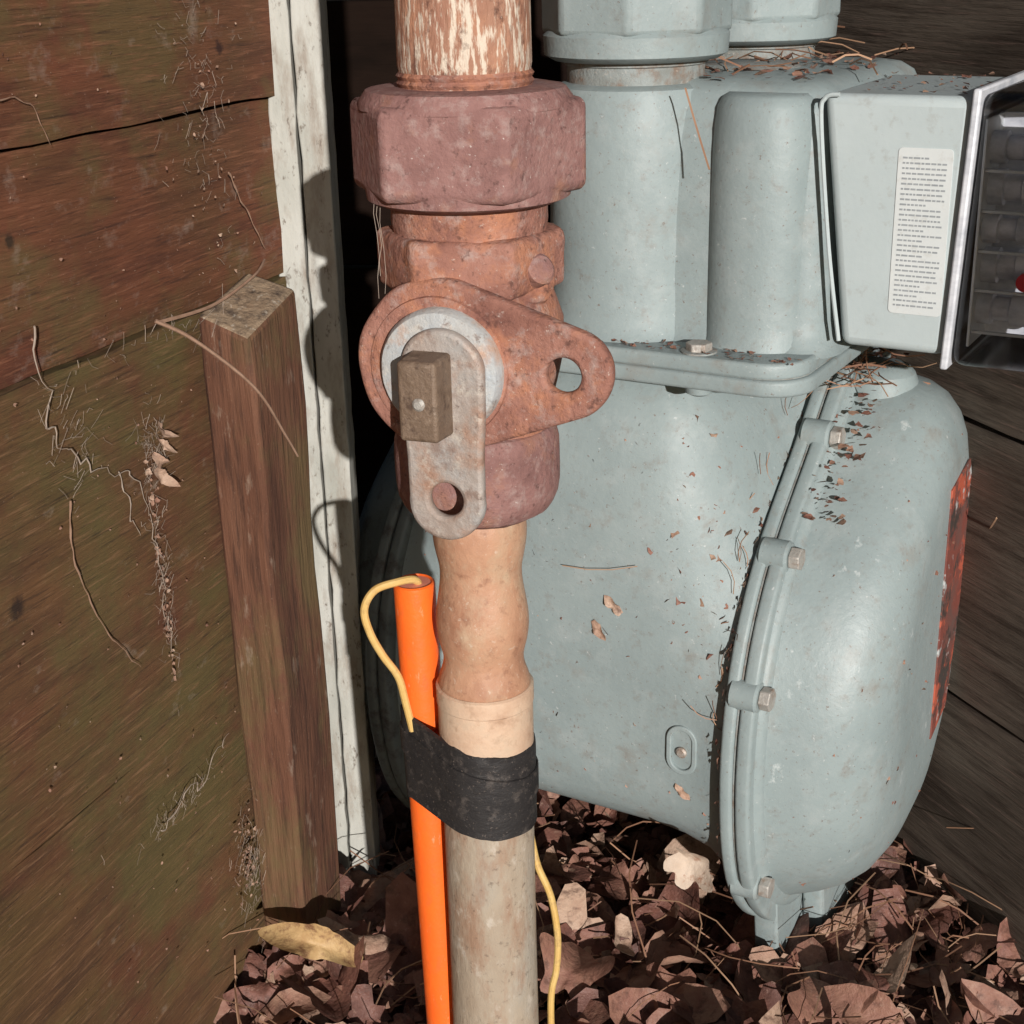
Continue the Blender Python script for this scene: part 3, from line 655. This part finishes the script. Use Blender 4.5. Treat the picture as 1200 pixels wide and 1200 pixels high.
# debris on meter
bm=bmesh.new(); lay=bm.verts.layers.float.new('rnd')
def bit(P,n,s): leaf_into(bm,lay,P+n*.05,(n+Vector((ru(-.5,.5),ru(-.5,.5),ru(-.5,.5)))*.7),s,ru(0,6.3),ru(-.4,.5),2,ru(.15,1))
for i in range(170):
    if R()<.5: t,z=ru(-8,7),ru(-36,-17)
    else: t,z=ru(4.2,7),ru(-27,-16)
    h=bvhb.ray_cast(Vector((t,-30,z)),Vector((0,1,0)))
    if h[0]: bit(h[0],-Vector(h[1]) if h[1].y>0 else Vector(h[1]),ru(.03,.11) if R()<.85 else ru(.15,.26))
for (t,z,s,cc) in [(1.9,-25.2,.30,1.0),(5.0,-33.0,.38,.9),(1.2,-26.4,.16,.9)]:
    h=bvhb.ray_cast(Vector((t,-30,z)),Vector((0,1,0)))
    if h[0]: leaf_into(bm,lay,h[0]+Vector((0,-.10,0)),Vector((.1,-1,.1)),max(s,.46),ru(0,6),.2,1,cc)
for i in range(150):
    a=math.radians(ru(95,250)); r=egg_r(a)*ru(.935,1.0); t=6.95
    bit(Vector((t,CW+r*math.cos(a),CZ+r*math.sin(a))),Vector((-1,-.3,.3)).normalized(),ru(.04,.2))
for i in range(80):
    t0=Vector((40,ru(-1,12),ru(-40,-18))); h=bvhc.ray_cast(t0,Vector((-1,-.0,0)))
    if h[0]: 
        nn=Vector(h[1]); nn=nn if nn.x>0 else -nn
        bit(h[0],nn,ru(.03,.15))
for i in range(190): bit(Vector((ru(-8,9),ru(-.5,.6),-14.35)),Vector((0,0,1)),ru(.04,.16))
for i in range(170): bit(Vector((ru(-.5,8.4),ru(2.5,15),-4.9)),Vector((0,0,1)),ru(.06,.3))
for i in range(60): bit(Vector((ru(9,14),ru(2.2,9.5),-5.18)),Vector((0,0,1)),ru(.04,.16))
for i in range(110): 
    a=math.radians(ru(70,128)); r=egg_r(a)*ru(.9,.99)
    bit(Vector((ru(8.3,9.9),CW+r*math.cos(a),CZ+r*math.sin(a)+.25)),Vector((0,0,1)),ru(.06,.28))
finish('leaf_debris',bm,'leaf',GM,angle=80)
bm=bmesh.new(); lay=bm.verts.layers.float.new('rnd')
for i in range(42):
    needle(bm,Vector((ru(-.5,8.5),ru(4.5,15),-4.9+ru(0,.3))),Vector((ru(-1,1),ru(-1,1),ru(-.05,.12))),ru(1,3.2),ru(.02,.045),R())
for i in range(30):
    needle(bm,Vector((ru(8.3,10),ru(7,11),-17+ru(0,.8))),Vector((ru(-1,1),ru(-1,1),ru(-.4,.4))),ru(1,2.4),ru(.02,.04),R())
for i in range(18):
    z=ru(-30,-17); h=bvhb.ray_cast(Vector((6.4,-30,z)),Vector((0,1,0)))
    if h[0]: needle(bm,h[0]+Vector((.2,-.15,0)),Vector((ru(-.3,.3),ru(-.2,.05),ru(-1,1))),ru(.5,1.5),ru(.015,.025),R())
needle(bm,Vector((4.4,.2,-5.0)),Vector((.6,-.3,-1.3)),3.0,.04,.7)
needle(bm,Vector((3.0,-.42,-23.2)),Vector((-1,.0,-.18)),3.4,.02,1,.05)
finish('twigs_on_meter',bm,'needle',GM)

# ------------------------------------------------ cobwebs / rootlets on left wall
def wallrib(name,pts,r,m='web',y=-.42,jit=.12):
    P=[(a,y-ru(0,.1),b) for a,b in pts]; c=catmull(P,10)
    c=[q+Vector((jit*noise.noise(q*1.7),0,jit*noise.noise(q*1.7+Vector((9,9,9))))) for q in c]
    bm=bmesh.new(); tube_bm(bm,c,r,6,lambda f:(1-.6*f)*(.75+.35*math.sin(f*37))); return finish(name,bm,m,W)
wallrib('rootlet',[(-16.9,-10.9),(-16.5,-13.2),(-16.4,-14.9),(-14.5,-16.4),(-12.4,-17.5),(-11.7,-20.4),(-11.5,-23),(-11.4,-25.4)],.034,jit=.5)
wallrib('rootlet',[(-13.4,-16.8),(-13.1,-18.4),(-12.6,-19.6)],.03,jit=.4)
wallrib('rootlet',[(-16.2,-16.9),(-16.4,-18.9),(-15.2,-22),(-13.5,-24.4)],.045,m='twig')
wallrib('rootlet',[(-4.5,-8.0),(-3.4,-9.6),(-2.2,-11.3)],.045,m='twig')
wallrib('rootlet',[(-17.5,-4.0),(-15.6,-4.3),(-14.8,-5.6)],.035,m='twig')
wallrib('rootlet',[(-13.6,-31.2),(-12,-31),(-10,-30.6),(-8.4,-29.8)],.035,jit=.6)
def twig(name,pts,r,par=W): 
    tube(name,pts,r,'twig',par,seg=6,taper=lambda f:1-.5*f)
twig('twig_across_post',[(-10.6,-.7,-12.2),(-9.6,-1.6,-13.1),(-8.2,-3.0,-15.1),(-6.4,-3.1,-17.5),(-5.6,-3.1,-18.6)],.08)
twig('twig_on_top',[(-10.4,-.7,-12.3),(-8.0,-1.4,-12.2),(-5.6,-1.8,-11.6),(-4.0,-1.4,-11.3)],.075)
bm=bmesh.new()
def wisp(cx,cz,sx,sz,n,y=-.42,s=1.0):
    for i in range(n):
        a=Vector((cx+random.gauss(0,sx),y-ru(0,.15),cz+random.gauss(0,sz))); dd=Vector((ru(-1,1),ru(-.1,.05),ru(-1,1)))
        pts=[a+dd*f*ru(.2,.8)*s+Vector((ru(-.1,.1),0,ru(-.1,.1))) for f in (0,.5,1)]
        tube_bm(bm,pts,ru(.004,.009),3)
wisp(-6.0,-4.0,1.2,3.0,150); wisp(-11.6,-21,.3,2.2,110); wisp(-11.2,-16.5,.35,.8,90); wisp(-8.4,-36,.6,1.2,150,-.9); wisp(-15.5,-15,.8,1.0,60); wisp(-12,-30.9,1.5,.3,60)
wisp(-8,-12.8,5,.15,60); wisp(-5.6,-13.2,1.2,.5,60,-1.2,1.6)
finish('cobweb_wisps',bm,'web',W)
bm=bmesh.new(); lay=bm.verts.layers.float.new('rnd')
for i in range(260):
    P=Vector((ru(-20,-2),-.40,ru(-43,-2)));leaf_into(bm,lay,P,Vector((ru(-.5,.5),-1,ru(-.5,.5))),ru(.02,.08),ru(0,6),.4,2,ru(.5,1))
for i in range(70):
    P=Vector((-11.6+random.gauss(0,.15),-.45,ru(-26,-17)));leaf_into(bm,lay,P,Vector((ru(-.5,.5),-1,ru(-.5,.5))),ru(.05,.17),ru(0,6),.4,2,ru(.6,1))
for i in range(60):
    P=Vector((-6+random.gauss(0,1),-.45,ru(-12,-2)));leaf_into(bm,lay,P,Vector((ru(-.5,.5),-1,ru(-.5,.5))),ru(.02,.10),ru(0,6),.4,2,ru(.8,1))
for i in range(80):
    P=Vector((-8.2+random.gauss(0,.5),-.6,random.gauss(-36,1)));leaf_into(bm,lay,P,Vector((ru(-.5,.5),-1,ru(-.5,.5))),ru(.03,.14),ru(0,6),.4,2,ru(.7,1))
for k in range(4):
    leaf_into(bm,lay,Vector((-11.0+ru(-.3,.3),-.6,-16.2-.55*k)),Vector((ru(-.5,.5),-1,ru(-.4,.4))),ru(.46,.55),1.5,.7,1,.95)
finish('bits_on_wall',bm,'leaf',W,angle=80)

# ------------------------------------------------ camera, light, world
cam=bpy.data.cameras.new('Camera'); co=bpy.data.objects.new('Camera',cam); scn.collection.objects.link(co)
cam.sensor_width=36; cam.lens=52.5; cam.clip_start=.02; cam.clip_end=500
mt=Matrix.Rotation(math.radians(69),4,'X')@Matrix.Rotation(math.radians(-1.37),4,'Z'); mt.translation=Vector((0,0,H)); co.matrix_world=mt
scn.camera=co
sd=Vector((-.205,1,-.25)).normalized()
su=bpy.data.lights.new('Sun','SUN'); su.energy=4.9; su.angle=math.radians(.6); su.color=(1,.97,.94)
so=bpy.data.objects.new('Sun',su); scn.collection.objects.link(so); so.rotation_euler=sd.to_track_quat('-Z','Y').to_euler(); so.location=(1,-2,2)
w=bpy.data.worlds.new('World'); scn.world=w; w.use_nodes=True; nt=w.node_tree
sk=nt.nodes.new('ShaderNodeTexSky'); sk.sky_type='NISHITA'; sk.sun_disc=False
ts=-sd; sk.sun_elevation=math.asin(ts.z); sk.sun_rotation=math.atan2(ts.x,ts.y)
nt.links.new(sk.outputs[0],nt.nodes['Background'].inputs[0]); nt.nodes['Background'].inputs[1].default_value=.05
scn.view_settings.view_transform='Standard'; scn.view_settings.look='None'; scn.view_settings.exposure=0
